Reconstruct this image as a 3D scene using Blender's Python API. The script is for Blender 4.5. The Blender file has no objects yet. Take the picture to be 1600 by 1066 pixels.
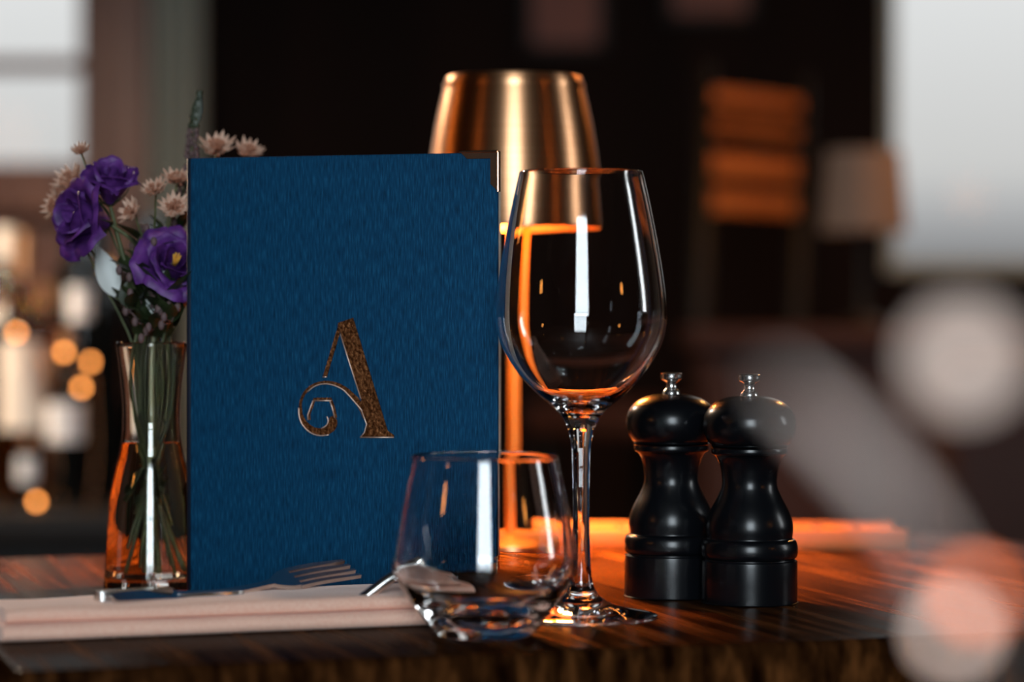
import bpy, bmesh, math, random
from mathutils import Vector, Matrix, noise
R = math.radians
PI = math.pi
random.seed(7)
scn = bpy.context.scene
COL = scn.collection

# ------------------------------------------------------------------ camera, world, large lights, exposure
T = 0.75            # table height
H = 0.139           # camera above the table top
F = 4200.0          # focal length in pixels of the 1600 px frame
YH = 490.0          # pixel row of the horizon
EYE = Vector((0, 0, T + H))
cam = bpy.data.cameras.new('camera')
cam.sensor_width = 36.0
cam.lens = F * 36.0 / 1600.0
cam.shift_y = -(533.0 - YH) / 1600.0
cam.clip_start = 0.02
cam.dof.use_dof = True
cam.dof.focus_distance = 1.272
cam.dof.aperture_fstop = cam.lens / 22.0
camo = bpy.data.objects.new('camera', cam)
camo.location = EYE
camo.rotation_euler = (R(90), 0, 0)
COL.objects.link(camo)
scn.camera = camo

w = bpy.data.worlds.new('sky')
scn.world = w
w.use_nodes = True
nt = w.node_tree
bg = nt.nodes['Background']
tc = nt.nodes.new('ShaderNodeTexCoord')
sx = nt.nodes.new('ShaderNodeSeparateXYZ')
cr = nt.nodes.new('ShaderNodeValToRGB')
mr = nt.nodes.new('ShaderNodeMapRange')
mr.inputs['From Min'].default_value = -0.02
mr.inputs['From Max'].default_value = 0.12
nt.links.new(tc.outputs['Generated'], sx.inputs[0])
nt.links.new(sx.outputs['Z'], mr.inputs['Value'])
nt.links.new(mr.outputs['Result'], cr.inputs['Fac'])
e = cr.color_ramp.elements
e[0].position = 0.0; e[0].color = (0.16, 0.16, 0.17, 1)
e[1].position = 1.0; e[1].color = (0.80, 0.80, 0.80, 1)
x_ = e.new(0.24); x_.color = (0.19, 0.185, 0.185, 1)
x_ = e.new(0.38); x_.color = (0.40, 0.40, 0.41, 1)
x_ = e.new(0.52); x_.color = (0.64, 0.63, 0.62, 1)
nt.links.new(cr.outputs['Color'], bg.inputs['Color'])
bg.inputs['Strength'].default_value = 1.0


def area(name, loc, direction, sx_, sy_, power, color):
    l = bpy.data.lights.new(name, 'AREA')
    l.shape = 'RECTANGLE'
    l.size = sx_; l.size_y = sy_
    l.energy = power; l.color = color
    o = bpy.data.objects.new(name, l)
    o.location = loc
    o.rotation_euler = Vector(direction).to_track_quat('-Z', 'Y').to_euler()
    COL.objects.link(o)
    return o


# daylight entering by the window behind the camera and by the one in the right wall
area('daylight_behind', (0.02, -2.06, 1.62), (0, 1, 0), 1.0, 1.66, 78.0, (0.82, 0.92, 1.0))
area('daylight_right', (2.46, 1.35, 1.42), (-1, 0, 0), 0.22, 0.9, 7.0, (0.92, 0.96, 1.0))

vs = scn.view_settings
scn.display_settings.display_device = 'sRGB'
vs.view_transform = 'Standard'
vs.look = 'None'
vs.gamma = 1.0
vs.use_curve_mapping = False
vs.exposure = 0.0
cy = scn.cycles
cy.max_bounces = 24
cy.transmission_bounces = 20
cy.glossy_bounces = 8
cy.transparent_max_bounces = 16
cy.sample_clamp_indirect = 12.0
cy.blur_glossy = 0.3
cy.use_denoising = True


# ------------------------------------------------------------------ helpers
def P(px, py, d):
    """the point that pixel (px, py) sees at depth d"""
    return Vector(((px - 800.0) / F * d, d, T + H - (py - YH) / F * d))


def link(name, me, mat=None, parent=None, smooth=True):
    o = bpy.data.objects.new(name, me)
    COL.objects.link(o)
    if mat is not None:
        me.materials.append(mat)
    if parent is not None:
        o.parent = parent
    if smooth and me.polygons:
        me.polygons.foreach_set('use_smooth', [True] * len(me.polygons))
    return o


def tag(o, label=None, cat=None, group=None, kind=None):
    if label: o['label'] = label
    if cat: o['category'] = cat
    if group: o['group'] = group
    if kind: o['kind'] = kind
    return o


def thing(name, label, cat, loc=(0, 0, 0), rz=0.0, group=None, kind=None):
    o = bpy.data.objects.new(name, None)
    o.empty_display_size = 0.02
    o.location = loc
    o.rotation_euler = (0, 0, rz)
    COL.objects.link(o)
    return tag(o, label, cat, group, kind)


def copy_tree(o, parent=None):
    c = o.copy()
    COL.objects.link(c)
    if parent is not None:
        c.parent = parent
    for ch in list(o.children):
        copy_tree(ch, c)
    return c


class MB:
    """collects shapes, then becomes one mesh object"""
    def __init__(self):
        self.v = []; self.f = []

    def add(self, vs_, fs_):
        n = len(self.v)
        self.v += [Vector(p) for p in vs_]
        self.f += [tuple(i + n for i in q) for q in fs_]
        return self

    def box(self, c, s, rz=0.0, rx=0.0, ry=0.0, bev=0.0):
        bm = bmesh.new()
        bmesh.ops.create_cube(bm, size=1.0)
        bmesh.ops.scale(bm, vec=s, verts=bm.verts)
        if bev > 0:
            bmesh.ops.bevel(bm, geom=bm.edges[:], offset=bev, segments=3, profile=0.5, affect='EDGES')
        m = Matrix.Translation(Vector(c)) @ Matrix.Rotation(rz, 4, 'Z') @ Matrix.Rotation(ry, 4, 'Y') @ Matrix.Rotation(rx, 4, 'X')
        bm.transform(m)
        return self.addbm(bm)

    def addbm(self, bm):
        bm.verts.index_update()
        self.add([v.co.copy() for v in bm.verts], [[v.index for v in f.verts] for f in bm.faces])
        bm.free()
        return self

    def sphere(self, c, r, seg=16, sc=(1, 1, 1)):
        bm = bmesh.new()
        bmesh.ops.create_uvsphere(bm, u_segments=seg, v_segments=max(6, seg // 2), radius=r)
        bmesh.ops.scale(bm, vec=sc, verts=bm.verts)
        bmesh.ops.translate(bm, vec=Vector(c), verts=bm.verts)
        return self.addbm(bm)

    def lathe(self, prof, seg=48, c=(0, 0, 0), m=None):
        c = Vector(c)
        vs_ = []; fs_ = []; rows = []
        for r, z in prof:
            if r < 1e-7:
                rows.append([len(vs_)]); vs_.append(Vector((0, 0, z)))
            else:
                rows.append(list(range(len(vs_), len(vs_) + seg)))
                for i in range(seg):
                    a = 2 * PI * i / seg
                    vs_.append(Vector((r * math.cos(a), r * math.sin(a), z)))
        for a, b in zip(rows, rows[1:]):
            for i in range(seg):
                j = (i + 1) % seg
                if len(a) == 1 and len(b) == 1: continue
                if len(a) == 1: fs_.append((a[0], b[j], b[i]))
                elif len(b) == 1: fs_.append((a[i], a[j], b[0]))
                else: fs_.append((a[i], a[j], b[j], b[i]))
        if m is not None: vs_ = [m @ p for p in vs_]
        return self.add([p + c for p in vs_], fs_)

    def tube(self, pts, rad, seg=8, flat=1.0):
        pts = [Vector(p) for p in pts]
        n = len(pts)
        if not hasattr(rad, '__len__'): rad = [rad] * n
        vs_ = []; fs_ = []
        t0 = (pts[1] - pts[0]).normalized()
        up = Vector((0, 0, 1)) if abs(t0.z) < 0.9 else Vector((1, 0, 0))
        s = t0.cross(up).normalized()
        for i, p in enumerate(pts):
            t = (pts[min(i + 1, n - 1)] - pts[max(i - 1, 0)]).normalized()
            s = (s - t * s.dot(t)).normalized()
            u = s.cross(t)
            for k in range(seg):
                a = 2 * PI * k / seg
                vs_.append(p + s * (rad[i] * math.cos(a)) + u * (rad[i] * flat * math.sin(a)))
        for i in range(n - 1):
            for k in range(seg):
                l = (k + 1) % seg
                fs_.append((i * seg + k, i * seg + l, (i + 1) * seg + l, (i + 1) * seg + k))
        fs_.append(tuple(range(seg - 1, -1, -1)))
        fs_.append(tuple((n - 1) * seg + k for k in range(seg)))
        return self.add(vs_, fs_)

    def build(self, name, mat, parent=None, smooth=True, sharp=None, fixn=True):
        me = bpy.data.meshes.new(name)
        me.from_pydata([tuple(p) for p in self.v], [], self.f)
        if fixn:
            bm = bmesh.new(); bm.from_mesh(me)
            bmesh.ops.recalc_face_normals(bm, faces=bm.faces[:])
            bm.to_mesh(me); bm.free()
        me.update()
        o = link(name, me, mat, parent, smooth)
        if sharp is not None:
            try: me.set_sharp_from_angle(angle=R(sharp))
            except Exception: pass
        return o


def spline(pts, n=6):
    """Catmull-Rom through points of any size"""
    pts = [tuple(p) for p in pts]
    k = len(pts[0])
    ext = [pts[0]] + pts + [pts[-1]]
    out = []
    for i in range(len(pts) - 1):
        a, b, c, d = ext[i], ext[i + 1], ext[i + 2], ext[i + 3]
        for j in range(n):
            t = j / n
            out.append(tuple(0.5 * (2 * b[q] + (c[q] - a[q]) * t + (2 * a[q] - 5 * b[q] + 4 * c[q] - d[q]) * t * t
                             + (3 * b[q] - a[q] - 3 * c[q] + d[q]) * t ** 3) for q in range(k)))
    out.append(pts[-1])
    return out


# ------------------------------------------------------------------ materials
def mat(name, color=(0.5, 0.5, 0.5), rough=0.5, metal=0.0, **kw):
    m = bpy.data.materials.new(name)
    m.use_nodes = True
    b = m.node_tree.nodes['Principled BSDF']
    b.inputs['Base Color'].default_value = (*color, 1)
    b.inputs['Roughness'].default_value = rough
    b.inputs['Metallic'].default_value = metal
    for k, v in kw.items():
        b.inputs[k.replace('_', ' ')].default_value = v
    return m


def N(m, t): return m.node_tree.nodes.new(t)
def L(m, a, b): m.node_tree.links.new(a, b)
def bsdf(m): return m.node_tree.nodes['Principled BSDF']


def texture(m, scale=(1, 1, 1), nscale=10.0, detail=4.0, ramp=None, bump=0.0, dist=0.001, rough=None, rot=(0, 0, 0)):
    """noise-driven colour and bump in object space"""
    tc_ = N(m, 'ShaderNodeTexCoord'); mp = N(m, 'ShaderNodeMapping')
    mp.inputs['Scale'].default_value = scale
    mp.inputs['Rotation'].default_value = rot
    L(m, tc_.outputs['Object'], mp.inputs['Vector'])
    nz = N(m, 'ShaderNodeTexNoise')
    nz.inputs['Scale'].default_value = nscale
    nz.inputs['Detail'].default_value = detail
    L(m, mp.outputs['Vector'], nz.inputs['Vector'])
    if ramp:
        c_ = N(m, 'ShaderNodeValToRGB')
        el = c_.color_ramp.elements
        el[0].position, el[0].color = ramp[0][0], (*ramp[0][1], 1)
        el[1].position, el[1].color = ramp[-1][0], (*ramp[-1][1], 1)
        for p, q in ramp[1:-1]:
            z = el.new(p); z.color = (*q, 1)
        L(m, nz.outputs['Fac'], c_.inputs['Fac'])
        L(m, c_.outputs['Color'], bsdf(m).inputs['Base Color'])
    if rough:
        r_ = N(m, 'ShaderNodeMapRange')
        r_.inputs['From Min'].default_value = 0.3; r_.inputs['From Max'].default_value = 0.7
        r_.inputs['To Min'].default_value = rough[0]; r_.inputs['To Max'].default_value = rough[1]
        L(m, nz.outputs['Fac'], r_.inputs['Value'])
        L(m, r_.outputs['Result'], bsdf(m).inputs['Roughness'])
    if bump:
        b_ = N(m, 'ShaderNodeBump')
        b_.inputs['Strength'].default_value = bump
        b_.inputs['Distance'].default_value = dist
        L(m, nz.outputs['Fac'], b_.inputs['Height'])
        L(m, b_.outputs['Normal'], bsdf(m).inputs['Normal'])
    return m


def glass(name, color=(1, 1, 1), ior=1.5, rough=0.0):
    return mat(name, color, rough, 0.0, Transmission_Weight=1.0, IOR=ior)


def emit(name, color, strength):
    m = mat(name, (0, 0, 0))
    bsdf(m).inputs['Emission Color'].default_value = (*color, 1)
    bsdf(m).inputs['Emission Strength'].default_value = strength
    return m


M_glass = glass('clear_glass', (1, 1, 1), 1.5)
M_vglass = glass('vase_glass', (1.0, 0.99, 0.97), 1.48)
M_water = glass('water', (1.0, 0.995, 0.97), 1.333)
M_table = texture(mat('dark_table_wood', (0.05, 0.02, 0.01), 0.28, Specular_IOR_Level=0.003), (60, 3.0, 20), 2.0, 7.0,
                  [(0.36, (0.006, 0.0018, 0.0007)), (0.53, (0.034, 0.0120, 0.0036)), (0.70, (0.105, 0.038, 0.0110))], 0.20, 0.0004, (0.16, 0.30))
M_legs = mat('dark_iron', (0.012, 0.011, 0.011), 0.45, 0.6)
M_cloth = texture(mat('blue_bookcloth', (0.01, 0.08, 0.2), 0.7, Specular_IOR_Level=0.10), (1700, 160, 140), 1.0, 3.5,
                  [(0.30, (0.0010, 0.025, 0.066)), (0.52, (0.0022, 0.050, 0.122)), (0.74, (0.008, 0.092, 0.200))], 0.6, 0.0004)
M_spine = mat('navy_spine', (0.003, 0.012, 0.03), 0.6)
M_paper = mat('cream_paper', (0.6, 0.52, 0.42), 0.8)
M_foil = texture(mat('bronze_foil', (0.36, 0.15, 0.06), 0.42, 1.0), (1, 1, 1), 700.0, 4.0,
                 [(0.35, (0.08, 0.028, 0.010)), (0.7, (0.34, 0.14, 0.055))], 0.7, 0.0005)
M_corner = mat('rose_gold_metal', (0.80, 0.46, 0.30), 0.22, 1.0)
M_brass = texture(mat('brushed_brass', (0.8, 0.48, 0.28), 0.36, 1.0, Anisotropic=0.78, Anisotropic_Rotation=0.25), (3, 3, 900), 1.0, 2.0,
                  [(0.3, (0.70, 0.34, 0.16)), (0.7, (0.84, 0.45, 0.24))], 0.06, 0.0002)
M_pole = mat('satin_brass', (0.85, 0.40, 0.11), 0.5, 1.0)
M_edge = mat('foil_crease_and_glint', (0.98, 0.74, 0.62), 0.5, 0.85)  # pale metal for the creases and the imitated edge glints
M_glassstreak = mat('pale_pink_streak', (0.80, 0.64, 0.57), 0.6)  # pale colour imitating a blurred streak of light on glass
M_shade_in = mat('white_shade_lining', (0.75, 0.6, 0.4), 0.6)
M_mill = mat('black_lacquer', (0.003, 0.0036, 0.005), 0.25, 0.0, Specular_IOR_Level=0.38)
M_steel = mat('polished_steel', (0.74, 0.72, 0.70), 0.24, 1.0)
M_napkin = texture(mat('pink_linen', (0.62, 0.42, 0.34), 0.85, Sheen_Weight=0.3), (1, 1, 1), 900.0, 2.0,
                   [(0.3, (0.90, 0.50, 0.37)), (0.7, (0.97, 0.62, 0.48))], 0.4, 0.0004)
M_petal = texture(mat('purple_petal', (0.08, 0.02, 0.26), 0.55, Subsurface_Weight=0.12, Subsurface_Radius=(0.002, 0.001, 0.003)), (1, 1, 1), 160.0, 4.0,
                  [(0.3, (0.045, 0.008, 0.105)), (0.7, (0.155, 0.038, 0.27))], 0.25, 0.0004)
M_stamen = mat('yellow_stamen', (0.75, 0.38, 0.05), 0.6)
M_bract = texture(mat('blush_bract', (0.6, 0.36, 0.26), 0.7), (1, 1, 1), 300.0, 3.0,
                  [(0.3, (0.50, 0.27, 0.18)), (0.7, (0.72, 0.48, 0.36))], 0.2, 0.0003)
M_floret = mat('rust_florets', (0.45, 0.19, 0.11), 0.7)
M_stem = texture(mat('green_stem', (0.10, 0.14, 0.05), 0.5), (1, 1, 0.2), 200.0, 3.0,
                 [(0.3, (0.035, 0.050, 0.015)), (0.7, (0.11, 0.13, 0.05))], 0.2, 0.0002)
M_darkstem = mat('dark_green_stem', (0.035, 0.045, 0.018), 0.5)
M_palestem = mat('pale_stem', (0.34, 0.36, 0.22), 0.5)
M_leaf = texture(mat('dark_leaf', (0.03, 0.05, 0.02), 0.45), (1, 1, 1), 150.0, 3.0,
                 [(0.3, (0.010, 0.018, 0.006)), (0.7, (0.034, 0.050, 0.018))], 0.3, 0.0003)
M_paleleaf = mat('pale_silver_leaf', (0.66, 0.70, 0.68), 0.5)
M_bud = mat('mauve_buds', (0.13, 0.08, 0.08), 0.7)
M_dkwall = texture(mat('dark_panelled_wall', (0.010, 0.006, 0.005), 0.7, Specular_IOR_Level=0.08), (1, 1, 0.1), 6.0, 3.0,
                   [(0.3, (0.004, 0.0016, 0.0010)), (0.7, (0.010, 0.0040, 0.0025))])
M_floor = texture(mat('dark_floor_boards', (0.03, 0.015, 0.01), 0.5), (8, 0.6, 1), 3.0, 4.0,
                  [(0.3, (0.015, 0.007, 0.004)), (0.7, (0.05, 0.022, 0.012))])
M_ceil = mat('dark_ceiling', (0.03, 0.025, 0.022), 0.8)
M_brownwood = texture(mat('red_brown_wood', (0.16, 0.06, 0.03), 0.4), (20, 20, 2), 2.0, 4.0,
                      [(0.3, (0.16, 0.050, 0.026)), (0.7, (0.34, 0.13, 0.07))])
M_blackwood = mat('black_stained_wood', (0.006, 0.004, 0.003), 0.5, Specular_IOR_Level=0.2)
M_curtain = mat('grey_green_curtain', (0.40, 0.42, 0.37), 0.9)
M_slat = texture(mat('amber_wood', (0.40, 0.13, 0.04), 0.4), (4, 40, 40), 2.0, 4.0,
                 [(0.3, (0.32, 0.09, 0.025)), (0.7, (0.52, 0.18, 0.05))])
M_boardwood = texture(mat('warm_tray_wood', (0.4, 0.2, 0.09), 0.4), (6, 60, 60), 2.0, 4.0,
                      [(0.3, (0.20, 0.075, 0.024)), (0.7, (0.32, 0.13, 0.045))], 0.3, 0.0005)
M_leather = mat('oxblood_leather', (0.040, 0.012, 0.007), 0.6, Specular_IOR_Level=0.2)
M_amber = glass('amber_glass', (0.75, 0.30, 0.08), 1.5)
M_darkglass = mat('dark_bottle_glass', (0.004, 0.005, 0.005), 0.06, Specular_IOR_Level=0.7)
M_label = mat('cream_label', (0.80, 0.74, 0.66), 0.7)
M_glintband = mat('white_glint_band', (0.80, 0.84, 0.88), 0.6)  # white bands imitate window highlights on the dark bottles
M_copper = mat('copper_foil', (0.75, 0.32, 0.14), 0.3, 1.0)
M_fabric = mat('taupe_shade_fabric', (0.16, 0.115, 0.095), 0.9)
M_addedbulb = emit('added_pendant_bulb', (1.0, 0.50, 0.16), 60.0)
M_bottleglint = emit('amber_glint_bulb', (1.0, 0.34, 0.075), 12.0)  # glow imitating orange highlights on the bottles
M_paleglint = emit('pale_glint', (1.0, 0.84, 0.76), 1.45)  # glowing beads are added to imitate out-of-focus glass highlights
M_smallglint = emit('small_pale_glint', (1.0, 0.76, 0.66), 4.2)
M_amberglint = emit('amber_glint', (1.0, 0.20, 0.05), 5.0)
M_picture = texture(mat('russet_print', (0.2, 0.07, 0.04), 0.6), (1, 1, 1), 9.0, 3.0,
                    [(0.3, (0.11, 0.026, 0.013)), (0.7, (0.19, 0.055, 0.03))])
M_pane = bpy.data.materials.new('window_glass')
M_pane.use_nodes = True
_n = M_pane.node_tree
_n.nodes.remove(_n.nodes['Principled BSDF'])
_t = _n.nodes.new('ShaderNodeBsdfTransparent'); _g = _n.nodes.new('ShaderNodeBsdfGlossy'); _m = _n.nodes.new('ShaderNodeMixShader')
_t.inputs[0].default_value = (0.97, 0.98, 0.98, 1)
_g.inputs['Roughness'].default_value = 0.02
_m.inputs[0].default_value = 0.004
_n.links.new(_t.outputs[0], _m.inputs[1]); _n.links.new(_g.outputs[0], _m.inputs[2])
_n.links.new(_m.outputs[0], _n.nodes['Material Output'].inputs[0])

# ------------------------------------------------------------------ the room
X0, X1, Y0, Y1, Z1 = -2.4, 2.4, -2.0, 5.0, 2.7
TH = 0.12


def wall(name, axis, at, lo, hi, holes, material):
    """a wall slab in the plane axis=at, with rectangular holes (a0, a1, z0, z1)"""
    b = MB()
    def put(a0, a1, z0, z1):
        if a1 - a0 < 1e-4 or z1 - z0 < 1e-4: return
        c, s = (a0 + a1) / 2, a1 - a0
        if axis == 'y': b.box((c, at, (z0 + z1) / 2), (s, TH, z1 - z0))
        else: b.box((at, c, (z0 + z1) / 2), (TH, s, z1 - z0))
    cur = lo
    for a0, a1, z0, z1 in sorted(holes):
        put(cur, a0, 0, Z1); put(a0, a1, 0, z0); put(a0, a1, z1, Z1); cur = a1
    put(cur, hi, 0, Z1)
    return tag(b.build(name, material, smooth=False), kind='structure')


WL = (-1.62, -0.762, 1.125, 2.45)      # left window in the far wall
WR = (0.695, 1.05, 0.965, 2.45)        # right window in the far wall
WB = (-0.50, 0.54, 0.78, 2.46)         # behind the camera
WS = (1.08, 1.62, 0.90, 1.95)          # in the right wall
wall('wall_back', 'y', Y1 + TH / 2, X0 - TH, X1 + TH, [WL, WR], M_dkwall)
wall('wall_front', 'y', Y0 - TH / 2, X0 - TH, X1 + TH, [WB], M_dkwall)
wall('wall_left', 'x', X0 - TH / 2, Y0, Y1, [], M_dkwall)
wall('wall_right', 'x', X1 + TH / 2, Y0, Y1, [WS], M_dkwall)
tag(MB().box((0, 1.5, -0.05), (X1 - X0 + 2 * TH, Y1 - Y0 + 2 * TH, 0.1)).build('floor', M_floor, smooth=False), kind='structure')
tag(MB().box((0, 1.5, Z1 + 0.05), (X1 - X0 + 2 * TH, Y1 - Y0 + 2 * TH, 0.1)).build('ceiling', M_ceil, smooth=False), kind='structure')


def window(n, axis, at, hole, frame_mat, bars=(), vbars=(), fw=0.05):
    a0, a1, z0, z1 = hole
    root = thing('window_%d' % n, None, None, kind='structure')
    fr = MB()
    def put(b, c0, c1, d0, d1, t):
        c, s = (c0 + c1) / 2, c1 - c0
        if axis == 'y': b.box((c, at, (d0 + d1) / 2), (s, t, d1 - d0))
        else: b.box((at, c, (d0 + d1) / 2), (t, s, d1 - d0))
    put(fr, a0, a0 + fw, z0, z1, 0.07); put(fr, a1 - fw, a1, z0, z1, 0.07)
    put(fr, a0 + fw, a1 - fw, z0, z0 + fw, 0.07); put(fr, a0 + fw, a1 - fw, z1 - fw, z1, 0.07)
    for zb in bars: put(fr, a0 + fw, a1 - fw, zb - 0.012, zb + 0.012, 0.05)
    for ab in vbars: put(fr, ab - 0.012, ab + 0.012, z0 + fw, z1 - fw, 0.045)
    fr.build('window_frame', frame_mat, root, smooth=False)
    p = MB(); put(p, a0 + fw, a1 - fw, z0 + fw, z1 - fw, 0.004)
    p.build('pane', M_pane, root, smooth=False)
    return root


window(1, 'y', Y1 + 0.05, WL, M_brownwood, bars=(1.355,), fw=0.045)
window(2, 'y', Y1 + 0.05, WR, M_curtain, fw=0.022)
window(3, 'y', Y0 - 0.03, WB, M_blackwood, bars=(1.0,), fw=0.03)
window(4, 'x', X1 + 0.03, WS, M_blackwood, fw=0.03)
tag(MB().box((-1.19, Y1 - 0.055, 1.095), (0.95, 0.11, 0.05), bev=0.006).build('trim_1', M_brownwood, smooth=False), kind='structure')
tag(MB().box((-0.712, Y1 - 0.020, 1.66), (0.084, 0.04, 1.70), bev=0.005).build('trim_3', M_brownwood, smooth=False), kind='structure')
tag(MB().box((-1.19, Y1 - 0.012, 0.53), (0.95, 0.024, 1.05)).build('trim_2', M_brownwood, smooth=False), kind='structure')

# the curtain beside the left window
def curtain(name, x0, x1, y, z0, z1, folds, label, material, group=None):
    b = MB(); nx, nz = folds * 10, 10
    for side in (-1, 1):
        vs_ = []; fs_ = []
        for j in range(nz + 1):
            for i in range(nx + 1):
                u = i / nx
                vs_.append((x0 + (x1 - x0) * u, y + 0.022 * math.sin(u * folds * 2 * PI + 0.3 * j / nz) + side * 0.002, z0 + (z1 - z0) * j / nz))
        for j in range(nz):
            for i in range(nx):
                a = j * (nx + 1) + i
                fs_.append((a, a + 1, a + nx + 2, a + nx + 1))
        b.add(vs_, fs_)
    o = b.build(name, material, fixn=False)
    return tag(o, label, 'curtain', group)

curtain('curtain', -0.655, -0.560, Y1 - 0.13, 0.02, 2.5, 4, 'grey-green curtain hanging beside the bright left window', M_curtain)
tag(MB().tube([(-1.75, Y1 - 0.13, 2.52), (-0.5, Y1 - 0.13, 2.52)], 0.014).build('curtain_pole', M_blackwood),
    'dark pole carrying the grey-green curtain', 'curtain pole')

# ------------------------------------------------------------------ main table
TR = R(17.5)
U = Vector((math.cos(TR), math.sin(TR), 0)); V = Vector((-math.sin(TR), math.cos(TR), 0))
A_ = Vector((-0.216, 1.112, 0)); B_ = Vector((0.021, 1.1055, 0))
CORN = B_ + U * ((A_ - B_).dot(U))
TW, TD, TT = 0.66, 0.50, 0.032
tbl = thing('dining_table', 'dark wood dining table with grained top carrying the menu and glasses', 'table', (CORN.x, CORN.y, 0), TR)


def round_rect(w_, d_, r_, n=8):
    out = []
    for cx, cy_, a0 in ((w_ - r_, r_, -90), (w_ - r_, d_ - r_, 0), (r_, d_ - r_, 90), (r_, r_, 180)):
        for k in range(n + 1):
            a = R(a0 + 90 * k / n)
            out.append((cx + r_ * math.cos(a), cy_ + r_ * math.sin(a)))
    return out


def slab(poly, z0, z1, bev):
    bm = bmesh.new()
    vs_ = [bm.verts.new((x, y, z0)) for x, y in poly]
    f = bm.faces.new(vs_)
    ex = bmesh.ops.extrude_face_region(bm, geom=[f])
    bmesh.ops.translate(bm, vec=(0, 0, z1 - z0), verts=[v for v in ex['geom'] if isinstance(v, bmesh.types.BMVert)])
    bmesh.ops.recalc_face_normals(bm, faces=bm.faces[:])
    if bev > 0:
        es = [e_ for e_ in bm.edges if all(abs(v.co.z - z1) < 1e-6 for v in e_.verts)]
        bmesh.ops.bevel(bm, geom=es, offset=bev, segments=4, profile=0.5, affect='EDGES')
    return bm


MB().addbm(slab(round_rect(TW, TD, 0.014), T - TT, T, 0.004)).build('tabletop', M_table, tbl, sharp=30)
MB().lathe([(0, 0.025), (0.03, 0.025), (0.03, T - TT), (0, T - TT)], 24, (TW / 2, TD / 2, 0)).build('pedestal', M_legs, tbl, sharp=40)
MB().box((TW / 2, TD / 2, 0.0125), (0.42, 0.42, 0.025), bev=0.005).build('base', M_legs, tbl, sharp=40)

# the near table, below the frame, carrying the added sprig and its bottle
nt_ = thing('unseen_side_table', 'unseen dark wood table under the added foreground sprig', 'table', (0.12, 0.40, 0))
MB().addbm(slab([(x - 0.28, y - 0.26) for x, y in round_rect(0.56, 0.52, 0.012)], T - TT, T, 0.004)).build('tabletop', M_table, nt_, sharp=30)
MB().lathe([(0, 0.025), (0.03, 0.025), (0.03, T - TT), (0, T - TT)], 24).build('pedestal', M_legs, nt_, sharp=40)
MB().box((0, 0, 0.0125), (0.38, 0.38, 0.025), bev=0.005).build('base', M_legs, nt_, sharp=40)

# ------------------------------------------------------------------ menu
ML = Vector((-0.1594, 1.331, T)); MR_ = Vector((-0.0070, 1.283, T))
mw = (MR_ - ML).length
mang = math.atan2(MR_.y - ML.y, MR_.x - ML.x)
MH = 0.216
menu = thing('menu', 'blue cloth-covered menu standing open with a bronze letter A', 'menu', ML, mang)
# local frame: x along the front cover, -y towards the camera, z up
cov = MB().box((mw / 2, 0.0014, MH / 2), (mw, 0.0028, MH), bev=0.0008).build('front_cover', M_cloth, menu, sharp=40)
BA = R(41)
MB().box((mw / 2 * math.cos(BA), mw / 2 * math.sin(BA) + 0.0042, MH / 2), (mw, 0.0028, MH), rz=BA, bev=0.0008).build('back_cover', M_cloth, menu, sharp=40)
MB().tube([(-0.0003, 0.0030, 0.0), (-0.0003, 0.0030, MH)], 0.0026, 12).build('spine', M_spine, menu)
for k in (0.33, 0.5, 0.67):
    MB().box((mw * 0.48 * math.cos(BA * k) + 0.002, mw * 0.48 * math.sin(BA * k) + 0.0036, MH / 2), (mw * 0.93, 0.0004, MH * 0.96), rz=BA * k).build('page', M_paper, menu)


def on_menu(px, py, off=0.0):
    """where the ray through a pixel meets the front of the cover, in the menu's own frame"""
    d = Vector(((px - 800) / F, 1, -(py - YH) / F))
    nrm = Vector((math.sin(mang), -math.cos(mang), 0))
    t = (ML - EYE).dot(nrm) / d.dot(nrm)
    p = EYE + d * t - ML
    return Vector((p.x * math.cos(mang) + p.y * math.sin(mang), -off, p.z))


def lg(cx, cy_): return on_menu(440 + cx / 4.635, 470 + cy_ / 4.635)


def plate(bm, pts2):
    vs_ = [bm.verts.new((p.x, 0, p.z)) for p in pts2]
    return bm.faces.new(vs_)


def foil_piece(polys, dest, h=0.00032, ins=0.00032):
    """a stamped foil field: outer lip raised, the inside pressed lower"""
    bm = bmesh.new()
    if isinstance(polys, tuple):          # variable-width stroke
        pts = polys[0]
        l, r_ = [], []
        for i, (x, y, wd) in enumerate(pts):
            a, b = pts[max(0, i - 1)], pts[min(len(pts) - 1, i + 1)]
            dx, dy = b[0] - a[0], b[1] - a[1]
            n = math.hypot(dx, dy) or 1
            ox, oy = -dy / n * wd / 2, dx / n * wd / 2
            l.append(bm.verts.new(lg(x + ox, y + oy))); r_.append(bm.verts.new(lg(x - ox, y - oy)))
        fs_ = [bm.faces.new((l[i], l[i + 1], r_[i + 1], r_[i])) for i in range(len(pts) - 1)]
    else:
        fs_ = [bm.faces.new([bm.verts.new(lg(*p)) for p in polys])]
    bmesh.ops.recalc_face_normals(bm, faces=bm.faces[:])
    for f in bm.faces:
        if f.normal.y > 0: f.normal_flip()
    for v in bm.verts: v.co.y -= h
    edges = [e_ for e_ in bm.edges if e_.is_boundary]
    inner = bmesh.ops.inset_region(bm, faces=bm.faces[:], thickness=ins, depth=-h * 0.75, use_even_offset=True)
    bd = [e_ for e_ in bm.edges if e_.is_boundary]
    ex = bmesh.ops.extrude_edge_only(bm, edges=bd)
    for v in ex['geom']:
        if isinstance(v, bmesh.types.BMVert): v.co.y = 0.0002
    dest.addbm(bm)


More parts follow.
